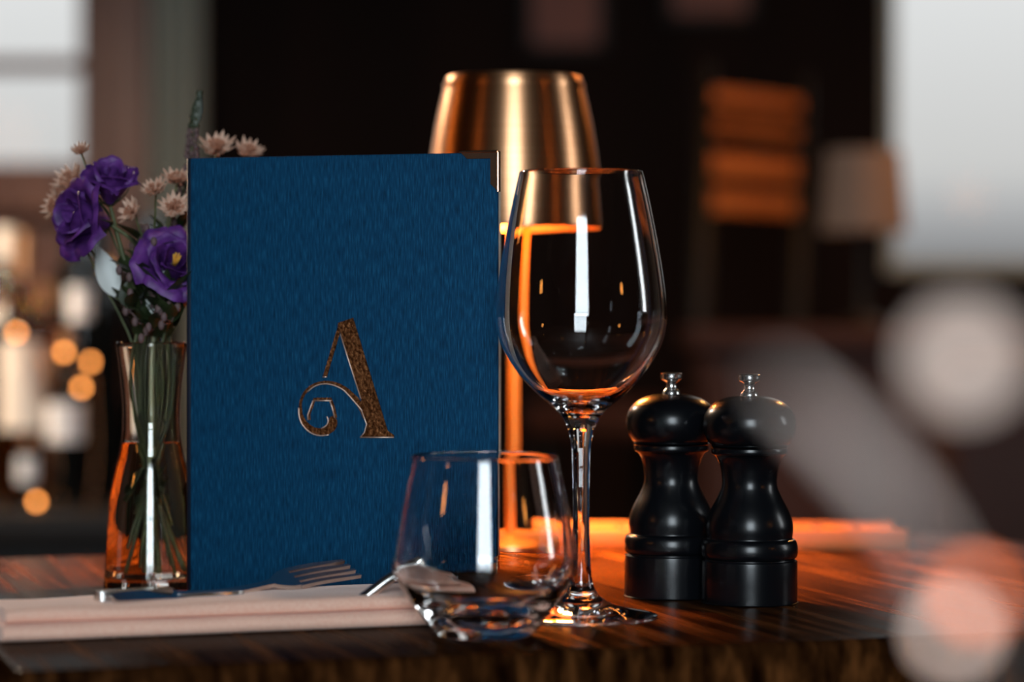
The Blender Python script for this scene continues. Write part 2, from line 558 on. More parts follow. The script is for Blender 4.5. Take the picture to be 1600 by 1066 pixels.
emb = MB()
foil_piece([(408, 188), (412, 160), (520, 124), (770, 942), (815, 972), (815, 990), (572, 990), (602, 955), (618, 900), (580, 790), (578, 712), (428, 235)], emb)
foil_piece([(408, 192), (424, 236), (330, 552), (300, 552)], emb)
foil_piece((spline([(608, 850, 34), (585, 790, 40), (548, 728, 42), (505, 680, 36), (450, 632, 30), (380, 600, 25), (310, 592, 22), (240, 608, 21), (180, 652, 21), (145, 712, 20),
                    (136, 775, 22), (146, 840, 28), (178, 897, 37), (228, 936, 44), (280, 950, 52), (328, 940, 62), (362, 908, 72), (372, 870, 60), (362, 838, 30)], 3),), emb)
foil_piece((spline([(202, 864, 18), (200, 822, 18), (216, 780, 17), (238, 716, 17)], 2),), emb)
foil_piece(([(230, 712, 18), (300, 711, 18), (362, 711, 18)],), emb)
foil_piece((spline([(357, 716, 17), (376, 770, 18), (394, 848, 18)], 2),), emb)
emblem = emb.build('emblem', M_foil, cov, smooth=False, fixn=False)
emblem['label'] = 'bronze foil letter A with a curled wine glass'
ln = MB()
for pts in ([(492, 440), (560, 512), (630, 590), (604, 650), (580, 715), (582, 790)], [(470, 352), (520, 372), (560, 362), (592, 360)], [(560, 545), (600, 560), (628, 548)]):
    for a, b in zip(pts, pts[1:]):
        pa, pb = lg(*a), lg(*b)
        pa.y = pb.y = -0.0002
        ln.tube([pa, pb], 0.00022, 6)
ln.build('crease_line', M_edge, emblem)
el = MB()  # pale lines imitate glints along the lower and left foil edges
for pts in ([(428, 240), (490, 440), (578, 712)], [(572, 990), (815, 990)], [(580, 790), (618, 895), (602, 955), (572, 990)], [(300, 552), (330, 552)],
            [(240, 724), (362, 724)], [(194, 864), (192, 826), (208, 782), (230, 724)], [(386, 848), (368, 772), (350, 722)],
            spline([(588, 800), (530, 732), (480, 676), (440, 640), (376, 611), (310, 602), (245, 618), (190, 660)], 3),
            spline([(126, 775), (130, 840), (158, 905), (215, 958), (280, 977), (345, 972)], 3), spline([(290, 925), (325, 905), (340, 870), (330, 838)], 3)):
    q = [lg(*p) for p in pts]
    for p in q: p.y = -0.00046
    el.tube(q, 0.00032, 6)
el.build('edge_glint', M_edge, emblem)

# metal corners of the menu (top right and bottom right)
def corner(zt, s):
    b = MB(); a, t, q = 0.0188, 0.0029, 0.0040
    # L on the front, wrapped over the top and the side
    for y_ in (-0.0006, 0.0031):
        b.add([(mw + .0006, y_, zt + s * .0006), (mw - a, y_, zt + s * .0006), (mw - a + t * 1.3, y_, zt - s * t), (mw - t * 1.15, y_, zt - s * t),
               (mw - t * 1.15, y_, zt - s * (a - t * 1.3)), (mw + .0006, y_, zt - s * a)], [(0, 1, 2, 3), (0, 3, 4, 5)])
    b.add([(mw + .0006, -.0006, zt + s * .0006), (mw - a, -.0006, zt + s * .0006), (mw - a, .0031, zt + s * .0006), (mw + .0006, .0031, zt + s * .0006)], [(0, 1, 2, 3)])
    b.add([(mw + .0006, -.0006, zt + s * .0006), (mw + .0006, -.0006, zt - s * a), (mw + .0006, .0031, zt - s * a), (mw + .0006, .0031, zt + s * .0006)], [(0, 1, 2, 3)])
    bb = MB()
    bb.tube([(mw - a, -.0006, zt + s * .0004), (mw + .0002, -.0006, zt + s * .0004)], 0.0006, 8)
    bb.tube([(mw + .0004, -.0006, zt), (mw + .0004, -.0006, zt - s * a)], 0.0006, 8)
    b.add(bb.v, bb.f)
    o = b.build('metal_corner', M_corner, cov, sharp=30)
    o['label'] = 'rose gold metal corner'
corner(MH, 1)
corner(0.0007, -1)

# ------------------------------------------------------------------ wine glasses
wine_out = [(0.0, 0.0006), (0.020, 0.0003), (0.0335, 0.0), (0.0348, 0.0006), (0.0346, 0.0013), (0.031, 0.0022), (0.021, 0.0042), (0.0118, 0.0075), (0.0066, 0.0125),
            (0.0046, 0.021), (0.0040, 0.035), (0.0037, 0.052), (0.0039, 0.066), (0.0044, 0.077), (0.0060, 0.0855), (0.0088, 0.0915), (0.0130, 0.0962), (0.0190, 0.1012),
            (0.0258, 0.1080), (0.0322, 0.1165), (0.0370, 0.1255), (0.0390, 0.1345), (0.0388, 0.1455), (0.0368, 0.1610), (0.0337, 0.1785), (0.0306, 0.1935), (0.0283, 0.2032)]
wine_in = [(0.0282, 0.2037), (0.0276, 0.2032), (0.0298, 0.1935), (0.0329, 0.1785), (0.0360, 0.1610), (0.0380, 0.1455), (0.0382, 0.1345), (0.0361, 0.1258), (0.0313, 0.1170),
           (0.0248, 0.1088), (0.0178, 0.1026), (0.0105, 0.0985), (0.0045, 0.0966), (0.0, 0.0962)]
wp = spline(wine_out, 4) + spline(wine_in, 4)
wg = thing('wine_glass', 'tall empty stemmed wine glass standing between the menu and the black mills', 'wine glass', P(908, 0, 1.229) * 1.0)
wg.location = (P(908, 0, 1.229).x, 1.229, T)
NS = next(i for i, p in enumerate(wp) if p[1] > 0.094 and i > 10)
MB().lathe(wp, 72).build('glass_body', M_glass, wg)

# ------------------------------------------------------------------ added sprig standing in for blurred glass highlights, on the near table
FD = 0.365
fv = thing('added_bud_bottle', 'small glass bottle added below the frame to hold the stand-in sprig', 'bottle', (P(1600, 0, FD).x, FD, T))
MB().lathe(spline([(0, 0.0005), (0.015, 0.0), (0.0165, 0.001), (0.0165, 0.022), (0.012, 0.032), (0.0075, 0.038), (0.0072, 0.048), (0.0085, 0.050), (0.0065, 0.050),
                   (0.0058, 0.048), (0.006, 0.039), (0.0105, 0.032), (0.0150, 0.022), (0.0150, 0.004), (0, 0.004)], 3), 40).build('glass_body', M_glass, fv)
b0 = Vector((P(1600, 0, FD).x, FD, T + 0.0065))
sprig = thing('glint_sprig', 'added pale sprig with glowing beads standing in for blurred glass highlights at the right', 'highlight stand-in', b0)
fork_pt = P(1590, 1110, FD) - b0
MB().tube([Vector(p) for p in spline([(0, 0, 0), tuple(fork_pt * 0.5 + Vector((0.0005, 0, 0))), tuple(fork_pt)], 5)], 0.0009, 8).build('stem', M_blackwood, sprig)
for px, py, dd, rr, m_ in ((1506, 560, 0.352, 0.0045, M_paleglint), (1490, 987, 0.378, 0.0021, M_smallglint), (1526, 930, 0.384, 0.0021, M_amberglint)):
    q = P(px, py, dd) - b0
    MB().tube([Vector(p) for p in spline([tuple(fork_pt), tuple(fork_pt.lerp(q, 0.5) + Vector((0.003, 0, -0.002))), tuple(q)], 5)], 0.00035, 6).build('added_twig', M_blackwood, sprig)
    o = MB().sphere(q, rr, 20).build('glint_bead', m_, sprig)
    o['label'] = 'amber bead standing in for a highlight' if m_ is M_amberglint else 'pale bead standing in for a highlight'
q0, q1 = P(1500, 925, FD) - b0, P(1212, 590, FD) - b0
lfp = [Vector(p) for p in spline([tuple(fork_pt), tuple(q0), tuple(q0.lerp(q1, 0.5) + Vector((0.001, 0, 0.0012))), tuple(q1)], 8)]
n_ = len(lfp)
MB().tube(lfp, [0.0005 + 0.0023 * math.sin(PI * min(1, max(0, (i / (n_ - 1) - 0.36) / 0.66))) for i in range(n_)], 10, 0.8).build('blade', M_glassstreak, sprig)  # added pale blade stands in for the bright streak along a glass

# ------------------------------------------------------------------ tumbler
tum_out = [(0, 0.0012), (0.014, 0.0008), (0.0185, 0.0), (0.0207, 0.0010), (0.0250, 0.0058), (0.0318, 0.0148), (0.0372, 0.0225), (0.0396, 0.0275), (0.0399, 0.0310),
           (0.0392, 0.038), (0.0367, 0.053), (0.0338, 0.0675), (0.0316, 0.0772)]
tum_in = [(0.0313, 0.0777), (0.0308, 0.0772), (0.0329, 0.0675), (0.0358, 0.053), (0.0382, 0.038), (0.0388, 0.0310), (0.0376, 0.0262), (0.0325, 0.0195), (0.0240, 0.0130),
          (0.0150, 0.0092), (0.0070, 0.0076), (0, 0.0072)]
tm = thing('tumbler', 'low angular water tumbler in front of the blue menu', 'tumbler', (P(757, 0, 1.160).x, 1.160, T))
MB().lathe(spline(tum_out, 4) + spline(tum_in, 4), 72).build('glass_body', M_glass, tm)

# ------------------------------------------------------------------ mills
mill_body = [(0, 0), (0.0215, 0), (0.0228, 0.0008), (0.0230, 0.002), (0.0230, 0.0185), (0.0226, 0.0200), (0.0218, 0.0206), (0.0216, 0.0212), (0.0226, 0.0220),
             (0.0232, 0.0240), (0.0231, 0.0275), (0.0222, 0.0300), (0.0212, 0.0306), (0.0206, 0.0310), (0.0207, 0.0325), (0.0210, 0.0360), (0.0204, 0.0400),
             (0.0185, 0.0450), (0.0158, 0.0500), (0.0138, 0.0545), (0.0132, 0.0575), (0.0134, 0.0610), (0.0142, 0.0655), (0.0155, 0.0690), (0.0168, 0.0708),
             (0.0180, 0.0714), (0.0184, 0.0726), (0.0182, 0.0742), (0.0172, 0.0750), (0, 0.0750)]
mill_head = [(0, 0.0752), (0.0172, 0.0752), (0.0182, 0.0758), (0.0200, 0.0775), (0.0217, 0.0810), (0.0224, 0.0850), (0.0219, 0.0890), (0.0200, 0.0930),
             (0.0165, 0.0962), (0.0120, 0.0982), (0.0070, 0.0993), (0, 0.0996)]
knob = [(0, 0.0988), (0.0040, 0.0990), (0.0043, 0.1000), (0.0038, 0.1012), (0.0028, 0.1022), (0.0025, 0.1040), (0.0030, 0.1054), (0.0048, 0.1064), (0.0052, 0.1072),
        (0.0052, 0.1090), (0.0048, 0.1098), (0, 0.1101)]
mill = thing('pepper_mill', 'black turned mill with steel knob nearest the stemmed wine glass', 'mill', (P(1049, 0, 1.323).x, 1.323, T), group='black mills')
MB().lathe(spline(mill_body, 2), 64).build('body', M_mill, mill, sharp=50)
MB().lathe(spline(mill_head, 3), 64).build('head', M_mill, mill, sharp=50)
MB().lathe(spline(knob, 2), 32).build('knob', M_steel, mill, sharp=50)
m2 = copy_tree(mill)
m2.location = (P(1171, 0, 1.293).x, 1.293, T)
m2['label'] = 'black turned mill at the right, overlapping the other and partly veiled by blur'

# ------------------------------------------------------------------ lamp
LD = 1.525
lamp = thing('table_lamp', 'brushed brass table lamp glowing behind the menu and wine glass', 'lamp', (P(803, 0, LD).x, LD, T))
sh_o = [(0.0388, 0.2722), (0.0412, 0.2620), (0.0448, 0.2450), (0.0476, 0.2270), (0.0498, 0.2070), (0.0510, 0.1895)]
sh_i = [(0.0510, 0.1888), (0.0503, 0.1888), (0.0490, 0.2070), (0.0468, 0.2270), (0.0440, 0.2450), (0.0404, 0.2615), (0.0365, 0.2715), (0.0, 0.2720)]
MB().lathe([(0, 0.2738), (0.030, 0.2738), (0.0374, 0.2736), (0.0383, 0.2731)] + spline(sh_o, 3) + spline(sh_i, 3), 72).build('lamp_shade', M_brass, lamp, sharp=45)
MB().lathe([(0, 0.009), (0.0036, 0.009), (0.0036, 0.221), (0, 0.221)], 20).build('pole', M_pole, lamp, sharp=45)
MB().lathe([(0, 0), (0.0415, 0), (0.0430, 0.001), (0.0430, 0.0085), (0.0420, 0.0100), (0.008, 0.0108), (0.0045, 0.012), (0, 0.012)], 64).build('base', M_brass, lamp, sharp=45)
MB().lathe([(0, 0.2215), (0.014, 0.2215), (0.014, 0.2400), (0.006, 0.2719), (0, 0.2719)], 24).build('light_unit', M_shade_in, lamp, sharp=45)
MB().lathe([(0, 0.2196), (0.020, 0.2196), (0.021, 0.2204), (0.020, 0.2214), (0, 0.2214)], 32).build('diffuser', emit('lit_diffuser', (1.0, 0.40, 0.09), 12.0), lamp, sharp=45)
ll = bpy.data.lights.new('lamp_glow', 'AREA')
ll.shape = 'DISK'; ll.size = 0.055; ll.energy = 13.0; ll.color = (1.0, 0.33, 0.055)
lo = bpy.data.objects.new('lamp_glow', ll); lo.location = (0, 0, 0.2190); lo.parent = lamp
COL.objects.link(lo)

# ------------------------------------------------------------------ slatted wooden tray behind the mills
tr = thing('slatted_tray', 'low slatted wooden tray lying behind the black mills', 'tray', (P(850, 0, 1.57).x, 1.574, T))
trw = 0.232 - P(850, 0, 1.57).x
MB().box((trw / 2, 0.003, 0.0062), (trw, 0.006, 0.0124), bev=0.001).build('rail', M_boardwood, tr, sharp=40)
MB().box((trw / 2 - 0.0, 0.062, 0.0062), (trw, 0.006, 0.0124), bev=0.001).build('rail', M_boardwood, tr, sharp=40)
for k in range(9):
    MB().box((trw * (k + 0.5) / 9, 0.0325, 0.0095), (trw / 9 * 0.72, 0.0525, 0.0028), bev=0.0006).build('slat', M_boardwood, tr, sharp=40)

# ------------------------------------------------------------------ napkin
na, nb = P(4, 1006, 583.8 / 516.0), P(742, 976.5, 583.8 / 486.5)
na = Vector((na.x, na.y, T)); nb = Vector((nb.x, nb.y, T))
nang = math.atan2(nb.y - na.y, nb.x - na.x); nlen = (nb - na).length
nap = thing('napkin', 'folded blush pink cloth napkin lying along the table front', 'napkin', na, nang)


def fold_layer(z0, z1, y0, y1, x0, x1, seed):
    """one folded layer: a flattened loop, rounded at the front"""
    rr = (z1 - z0) / 2
    prof = []
    for k in range(9):
        a = -PI / 2 + PI * k / 8
        prof.append((y0 + rr - rr * math.cos(a) * 1.0, z0 + rr + rr * math.sin(a)))
    prof += [(y0 + (y1 - y0) * q, z1) for q in (0.3, 0.6, 0.85)]
    prof += [(y1, z1 - 0.0008), (y1 + 0.0005, (z0 + z1) / 2), (y1, z0 + 0.0004)]
    prof += [(y0 + (y1 - y0) * q, z0) for q in (0.85, 0.5, 0.2)]
    n = 46; m = len(prof)
    vs_ = []; fs_ = []
    for i in range(n + 1):
        x = x0 + (x1 - x0) * i / n
        for y, z in prof:
            nn = noise.noise(Vector((x * 22 + seed, y * 30, z * 100)))
            top = (z - z0) / (z1 - z0)
            vs_.append((x, y + 0.0012 * nn, z + 0.0009 * nn * top * (0.4 + (z0 > 0.003))))
    for i in range(n):
        for k in range(m):
            l = (k + 1) % m
            fs_.append((i * m + k, i * m + l, (i + 1) * m + l, (i + 1) * m + k))
    fs_.append(tuple(range(m - 1, -1, -1))); fs_.append(tuple(n * m + k for k in range(m)))
    return MB().add(vs_, fs_)


fold_layer(0.0003, 0.0072, 0.0, 0.064, 0.0, nlen, 1.0).build('lower_fold', M_napkin, nap, sharp=60)
fold_layer(0.0076, 0.0135, 0.0035, 0.062, 0.002, nlen - 0.006, 5.0).build('upper_fold', M_napkin, nap, sharp=60)

# ------------------------------------------------------------------ cutlery on the napkin
def local_axes(p0, p1):
    d = (p1 - p0); ln_ = d.length; d.normalize()
    s = d.cross(Vector((0, 0, 1))).normalized()
    return d, s, s.cross(d), ln_


def strip(mb, rows, th):
    """rows of (centre, side vector, up vector, half width)"""
    vs_ = []; fs_ = []
    for c, s, u, hw in rows:
        vs_ += [c - s * hw, c + s * hw * 1.0, c + s * hw * 0.96 + u * th, c - s * hw * 0.96 + u * th]
    for i in range(len(rows) - 1):
        a, b = i * 4, i * 4 + 4
        for k in range(4):
            l = (k + 1) % 4
            fs_.append((a + k, a + l, b + l, b + k))
    fs_.append((3, 2, 1, 0)); q = len(rows) * 4 - 4
    fs_.append((q, q + 1, q + 2, q + 3))
    mb.add(vs_, fs_)


def fork(name, p0, p1, label, lift=0.008, k=1.0):
    root = thing(name, label, 'fork', (p0.x, p0.y, p0.z), 0)
    d, s, u, ln_ = local_axes(Vector(), p1 - p0)
    s0_, u0_ = s, u
    rl = R(-24)
    s, u = s0_ * math.cos(rl) + u0_ * math.sin(rl), u0_ * math.cos(rl) - s0_ * math.sin(rl)
    zz = lambda t: 0.0006 - lift * math.sin(PI * min(1, t / 0.9)) ** 2
    hand = MB()
    rows = []
    for t, hw in spline([(0.0, 0.0028), (0.015, 0.0046), (0.10, 0.0054), (0.25, 0.0046), (0.45, 0.0030), (0.60, 0.0024), (0.66, 0.0030)], 4):
        rows.append((d * (t * ln_) + u * zz(t), s, u, hw * k))
    strip(hand, rows, 0.0020)
    hand.build('handle', M_steel, root, sharp=50)
    head = MB()
    rows = []
    curve = lambda t: zz(t)
    for t, hw in spline([(0.655, 0.0030), (0.68, 0.0062), (0.71, 0.0090), (0.745, 0.0098)], 3):
        rows.append((d * (t * ln_) + u * curve(t), s, u, hw * k))
    strip(head, rows, 0.0018)
    head.build('head', M_steel, root, sharp=50)
    for j in range(4):
        tn = MB(); rows = []
        off = (j - 1.5) * 0.0056 * k
        for q in range(9):
            t = 0.74 + 0.26 * q / 8
            rows.append((d * (t * ln_) + s * off * (1 + 0.03 * q / 8) + u * curve(t), s, u, (0.0017 - 0.0007 * (q / 8) ** 3) * k))
        strip(tn, rows, 0.0017)
        tn.build('tine', M_steel, root, sharp=50)
    return root


NT = 0.0137
f0 = P(175, 942, (H - NT) * F / (942 - YH)); f1 = P(549, 893, 1.246)
fork('fork', f0, f1, 'silver fork resting on the pink napkin with tines raised before the menu', 0.0042, 0.8)
# the knife beside it, nearer the menu
k0 = P(150, 937, 1.172); k1 = P(378, 936, 1.205)
kn = thing('table_knife', 'silver knife lying flat on the pink napkin left of the fork', 'knife', (k0.x, k0.y, T + NT))
d_, s_, u_, kl = local_axes(Vector(), Vector((k1.x - k0.x, k1.y - k0.y, 0)))
kb = MB(); strip(kb, [(d_ * (t * kl), s_, u_, hw) for t, hw in spline([(0.0, 0.0028), (0.05, 0.0042), (0.3, 0.0044), (0.5, 0.0036)], 3)], 0.0042)
kb.build('handle', M_steel, kn, sharp=50)
kb = MB(); strip(kb, [(d_ * (t * kl) - s_ * o, s_, u_, hw) for t, hw, o in spline([(0.5, 0.0034, 0), (0.55, 0.0062, 0.001), (0.8, 0.0070, 0.001), (0.95, 0.0050, 0.0), (1.0, 0.0012, -0.002)], 3)], 0.0014)
kb.build('blade', M_steel, kn, sharp=50)
# a spoon leaning up on the napkin beside the tumbler
s0 = P(566, 936, 1.196); s1 = P(655, 878, 1.204)
sp = thing('dessert_spoon', 'pale blurred silver spoon handle tilted up beside the tumbler', 'spoon', (s0.x, s0.y, s0.z))
e1 = s1 - s0
pts = spline([tuple(-e1 * 0.55 + Vector((0, 0, 0.0060))), tuple(-e1 * 0.2 + Vector((0, 0, 0.0022))), (0, 0, 0), tuple(e1 * 0.45 + Vector((0, 0, 0.001))), tuple(e1 * 0.8), tuple(e1)], 5)
MB().tube(pts, [0.0026 + 0.0012 * (i / len(pts)) for i in range(len(pts))], 10, 0.8).build('handle', M_steel, sp)
bc = -e1 * 0.55 + Vector((-0.011, -0.001, 0.0052))
bowl = MB()
bowl.sphere(bc, 0.0125, 20, (1.0, 0.66, 0.24))
bowl.build('bowl', M_steel, sp)

# ------------------------------------------------------------------ vase
VD = 1.362
VC = Vector((P(237, 0, VD).x, VD, T))
vase = thing('vase', 'clear glass bud vase holding purple flowers left of the menu', 'vase', VC)
v_out = [(0, 0.0008), (0.018, 0.0005), (0.0232, 0.0), (0.0242, 0.0012), (0.0240, 0.006), (0.0228, 0.0223), (0.0216, 0.042), (0.0190, 0.058), (0.0162, 0.0690), (0.0148, 0.0775),
         (0.0145, 0.0885), (0.0153, 0.1020), (0.0167, 0.1140), (0.0181, 0.1236)]
v_in = [(0.0178, 0.1243), (0.0172, 0.1236), (0.0157, 0.1140), (0.0142, 0.1020), (0.0134, 0.0885), (0.0137, 0.0775), (0.0150, 0.0690), (0.0178, 0.058), (0.0203, 0.042), (0.0215, 0.0223),
        (0.0224, 0.0085), (0.0200, 0.0058), (0.010, 0.0052), (0, 0.0050)]
MB().lathe(spline(v_out, 4) + spline(v_in, 4), 64).build('glass_body', M_vglass, vase)
wat = [(0, 0.00485), (0.010, 0.00505), (0.0202, 0.0056), (0.0227, 0.0084), (0.0218, 0.0223), (0.0206, 0.042), (0.0181, 0.058), (0.0153, 0.0690), (0.0144, 0.0728), (0.0138, 0.0742), (0.012, 0.0738), (0, 0.0738)]
MB().lathe(spline(wat, 3), 64).build('water', M_water, vase)

# ------------------------------------------------------------------ flowers
slots = []
for k in range(16):
    rr = 0.0098 * math.sqrt((k + 0.5) / 16); a = k * 2.39996
    slots.append((rr * math.cos(a), rr * math.sin(a)))
slot_i = [0]
RADS = {}


def stem_path(head, bend=None, tilt=1.0, foot=None):
    """from the vase floor through the neck to the flower head; returned in the stem's own frame"""
    k = slot_i[0] % 16; slot_i[0] += 1
    nx, ny = slots[k]
    bx, by = -nx * 1.55 * tilt, -ny * 1.55 * tilt
    zb = 0.0075 if foot is None else foot
    bx *= 1 - zb * 6; by *= 1 - zb * 6
    pts = [VC + Vector((bx, by, zb)), VC + Vector((bx * 0.45 + nx * 0.4, by * 0.45 + ny * 0.4, zb + (0.086 - zb) * 0.48)), VC + Vector((nx, ny, 0.086)),
           VC + Vector((nx * 1.25 + (head.x - VC.x) * 0.06, ny * 1.25, 0.122))]
    mid = pts[-1].lerp(head, 0.55) + Vector((0, 0, 0.006))
    if bend: mid += Vector(bend)
    pts += [mid, head]
    return [Vector(p) for p in spline([tuple(p) for p in pts], 6)]


def rot_to(d):
    return Vector(d).normalized().to_track_quat('Z', 'Y').to_matrix().to_4x4()


def flower_root(name, label, cat, path, group, r0=0.0011, r1=0.0008, material=None):
    if name == 'lisianthus' and 'menu' in label: material, r0 = M_palestem, 0.0020
    root = thing(name, label, cat, path[0], 0, group)
    rel = [p - path[0] for p in path]
    n = len(rel)
    MB().tube(rel, [r0 + (r1 - r0) * i / (n - 1) for i in range(n)], 8).build('stem', material or M_stem, root)
    return root


def petal_mesh(span, R0, h0, R1, h1, roll, ruff, seed, m):
    """one petal: part of a cup opening from radius R0 to R1"""
    nu, nv = 14, 12
    vs_ = []; fs_ = []
    for side in (0, 1):
        base = len(vs_)
        for j in range(nv + 1):
            v = j / nv
            wdt = span * (0.42 + 0.58 * math.sin(min(1.0, v * 1.25) * PI / 2)) * (1 - 0.25 * max(0, v - 0.75) / 0.25)
            for i in range(nu + 1):
                u = i / nu * 2 - 1
                edge = 1 - 0.22 * abs(u) ** 3 * v
                rr = R0 + (R1 - R0) * math.sin(v * PI / 2) ** 0.9
                rr += roll * max(0, v - 0.62) ** 1.5 * 4.2
                zz = h0 + (h1 - h0) * (1 - (1 - v) ** 1.5) * edge - roll * max(0, v - 0.80) ** 2 * 9
                wob = ruff * v * v * (math.sin(u * 5.5 + seed) + 0.6 * math.sin(u * 11 + seed * 2.3))
                rr += wob; zz += wob * 0.6
                rr += 0.00012 * side
                a = u * wdt / 2
                # petals spiral a little over each other
                rr *= 1 + 0.07 * u
                vs_.append(m @ Vector((rr * math.cos(a), rr * math.sin(a), zz)))
        for j in range(nv):
            for i in range(nu):
                a = base + j * (nu + 1) + i
                fs_.append((a, a + 1, a + nu + 2, a + nu + 1))
    return MB().add(vs_, fs_)


def lisianthus(center, facing, size, label, open_=1.0, bend=None, stamen=False):
    """a double purple blossom; center is the middle of the blossom"""
    fd = Vector(facing).normalized()
    basep = center - fd * size * 0.55
    path = stem_path(basep, bend)
    path[-1] = basep
    root = flower_root('lisianthus', label, 'flower', path, 'purple lisianthus in the vase', 0.0013, 0.0010)
    m = Matrix.Translation(basep - path[0]) @ rot_to(fd)
    S = size
    layers = [(3, 2.6, 0.10, 0.06, 0.16, 0.98, 0.00, 0.010), (4, 2.3, 0.12, 0.05, 0.30, 1.04, 0.05, 0.016), (4, 2.15, 0.10, 0.02, 0.42, 0.98, 0.12, 0.020),
              (5, 1.85, 0.08, 0.0, 0.52, 0.86, 0.22 * open_, 0.026)]
    sd = random.random() * 10
    for li, (n, span, r0, h0, r1, h1, roll, ruff) in enumerate(layers):
        for k in range(n):
            a = 2 * PI * k / n + li * 0.7 + sd
            mm = m @ Matrix.Rotation(a, 4, 'Z') @ Matrix.Rotation(random.uniform(-0.08, 0.08), 4, 'Y')
            petal_mesh(span, r0 * S, h0 * S, r1 * S * (0.75 + 0.25 * open_), h1 * S * random.uniform(0.93, 1.05), roll * S, ruff * S, sd + k * 1.7 + li, mm).build('petal', M_petal, root, fixn=False)
    cal = MB()
    cal.lathe([(0, -0.08 * S), (0.07 * S, -0.06 * S), (0.11 * S, 0.02 * S), (0.09 * S, 0.09 * S)], 12, m=m)
    for k in range(5):
        a = 2 * PI * k / 5
        tip = [m @ Vector((math.cos(a) * q * S, math.sin(a) * q * S, z * S)) for q, z in ((0.08, 0.0), (0.2, 0.08), (0.38, 0.30), (0.44, 0.46))]
        cal.tube(tip, [0.03 * S, 0.028 * S, 0.018 * S, 0.004 * S], 6)
    cal.build('calyx', M_leaf, root)
    if stamen:
        st = MB()
        for k in range(7):
            a = 2 * PI * k / 7
            st.tube([m @ Vector((0, 0, 0.4 * S)), m @ Vector((0.07 * S * math.cos(a), 0.07 * S * math.sin(a), 1.0 * S))], [0.012 * S, 0.02 * S], 6)
        st.build('stamens', M_stamen, root)
    return root


def leaf_verts(m, length, width, curl=0.3, n=9):
    vs_ = []; fs_ = []
    for side in (0, 1):
        b = len(vs_)
        for j in range(n + 1):
            t = j / n
            hw = width / 2 * (math.sin(PI * t ** 0.8) ** 0.9 if 0 < t < 1 else 0.02)
            for i in (-1, -0.5, 0, 0.5, 1):
                vs_.append(m @ Vector((hw * i, 0.0002 * side + abs(i) * hw * 0.25 + curl * length * t * t * 0.5, t * length)))
        for j in range(n):
            for i in range(4):
                a = b + j * 5 + i
                fs_.append((a, a + 1, a + 6, a + 5))
    return vs_, fs_


def astrantia(center, facing, r, label, bend=None, n=15):
    fd = Vector(facing).normalized()
    path = stem_path(center - fd * r * 0.12, bend, 1.0, random.uniform(0.010, 0.05))
    root = flower_root('astrantia', label, 'flower', path, 'small blush starflowers in the vase', 0.0008, 0.0005)
    m = Matrix.Translation(center - path[0]) @ rot_to(fd)
    br = MB()
    for k in range(n):
        a = 2 * PI * k / n + random.uniform(-0.1, 0.1)
        mm = m @ Matrix.Rotation(a, 4, 'Z') @ Matrix.Rotation(R(90 - random.uniform(18, 34)), 4, 'Y') @ Matrix.Rotation(R(-90), 4, 'Z')
        v, f = leaf_verts(mm, r * random.uniform(0.9, 1.08), r * 0.34, -0.25, 6)
        br.add(v, f)
    br.build('bracts', M_bract, root, fixn=False)
    fl = MB()
    for k in range(34):
        z = random.uniform(0.2, 1); a = k * 2.39996
        q = math.sqrt(1 - z * z)
        d = m.to_3x3() @ Vector((q * math.cos(a), q * math.sin(a), z))
        c = m.translation
        fl.tube([c, c + d * r * 0.50], r * 0.020, 4)
        fl.sphere(c + d * r * 0.53, r * 0.060, 8)
    fl.build('florets', M_floret, root)
    return root


# the three purple blossoms
lisianthus(P(174, 286, 1.352), (0.15, -0.55, 0.9), 0.0215, 'uppermost purple lisianthus blossom of the vase bouquet', 0.85, (-0.002, 0, -0.004))
lisianthus(P(132, 343, 1.345), (-0.75, -0.65, 0.10), 0.0260, 'purple lisianthus facing left below the uppermost blossom', 1.1, (0.010, 0, 0.004))
lisianthus(P(272, 416, 1.347), (0.25, -0.9, 0.45), 0.0250, 'purple lisianthus touching the left edge of the blue menu', 1.25, None, True)

# blush starflowers
for (px, py, d, fc, r_, lb, bd) in (
        (126, 238, 1.37, (-0.1, -0.55, 0.9), 0.0062, 'smallest blush starflower standing alone at the upper left', (-0.004, 0, 0.004)),
        (112, 285, 1.375, (-0.5, -0.6, 0.7), 0.0110, 'blush starflower just left of the uppermost purple blossom', (-0.008, 0, 0)),
        (92, 322, 1.370, (-0.8, -0.45, 0.3), 0.0105, 'leftmost blush starflower, behind the left-facing purple blossom', (-0.004, 0, 0)),
        (243, 300, 1.352, (-0.2, -0.6, 0.8), 0.0088, 'blush starflower right of the uppermost purple blossom', None),
        (276, 285, 1.362, (0.05, -0.5, 0.9), 0.0100, 'blush starflower by the top of the menu spine', None),
        (208, 333, 1.350, (-0.5, -0.7, 0.4), 0.0085, 'blush starflower below and right of the uppermost purple blossom', None),
        (272, 327, 1.346, (0.1, -0.8, 0.5), 0.0095, 'blush starflower above the purple blossom at the menu', None),
        (338, 236, 1.385, (0.05, -0.6, 0.8), 0.0120, 'large blush starflower peeking over the menu top', (0.004, 0, 0.006)),
        (386, 242, 1.395, (0.25, -0.5, 0.8), 0.0105, 'rightmost blush starflower behind the menu top', (0.010, 0, 0.004))):
    astrantia(P(px, py, d), fc, r_, lb, bd)

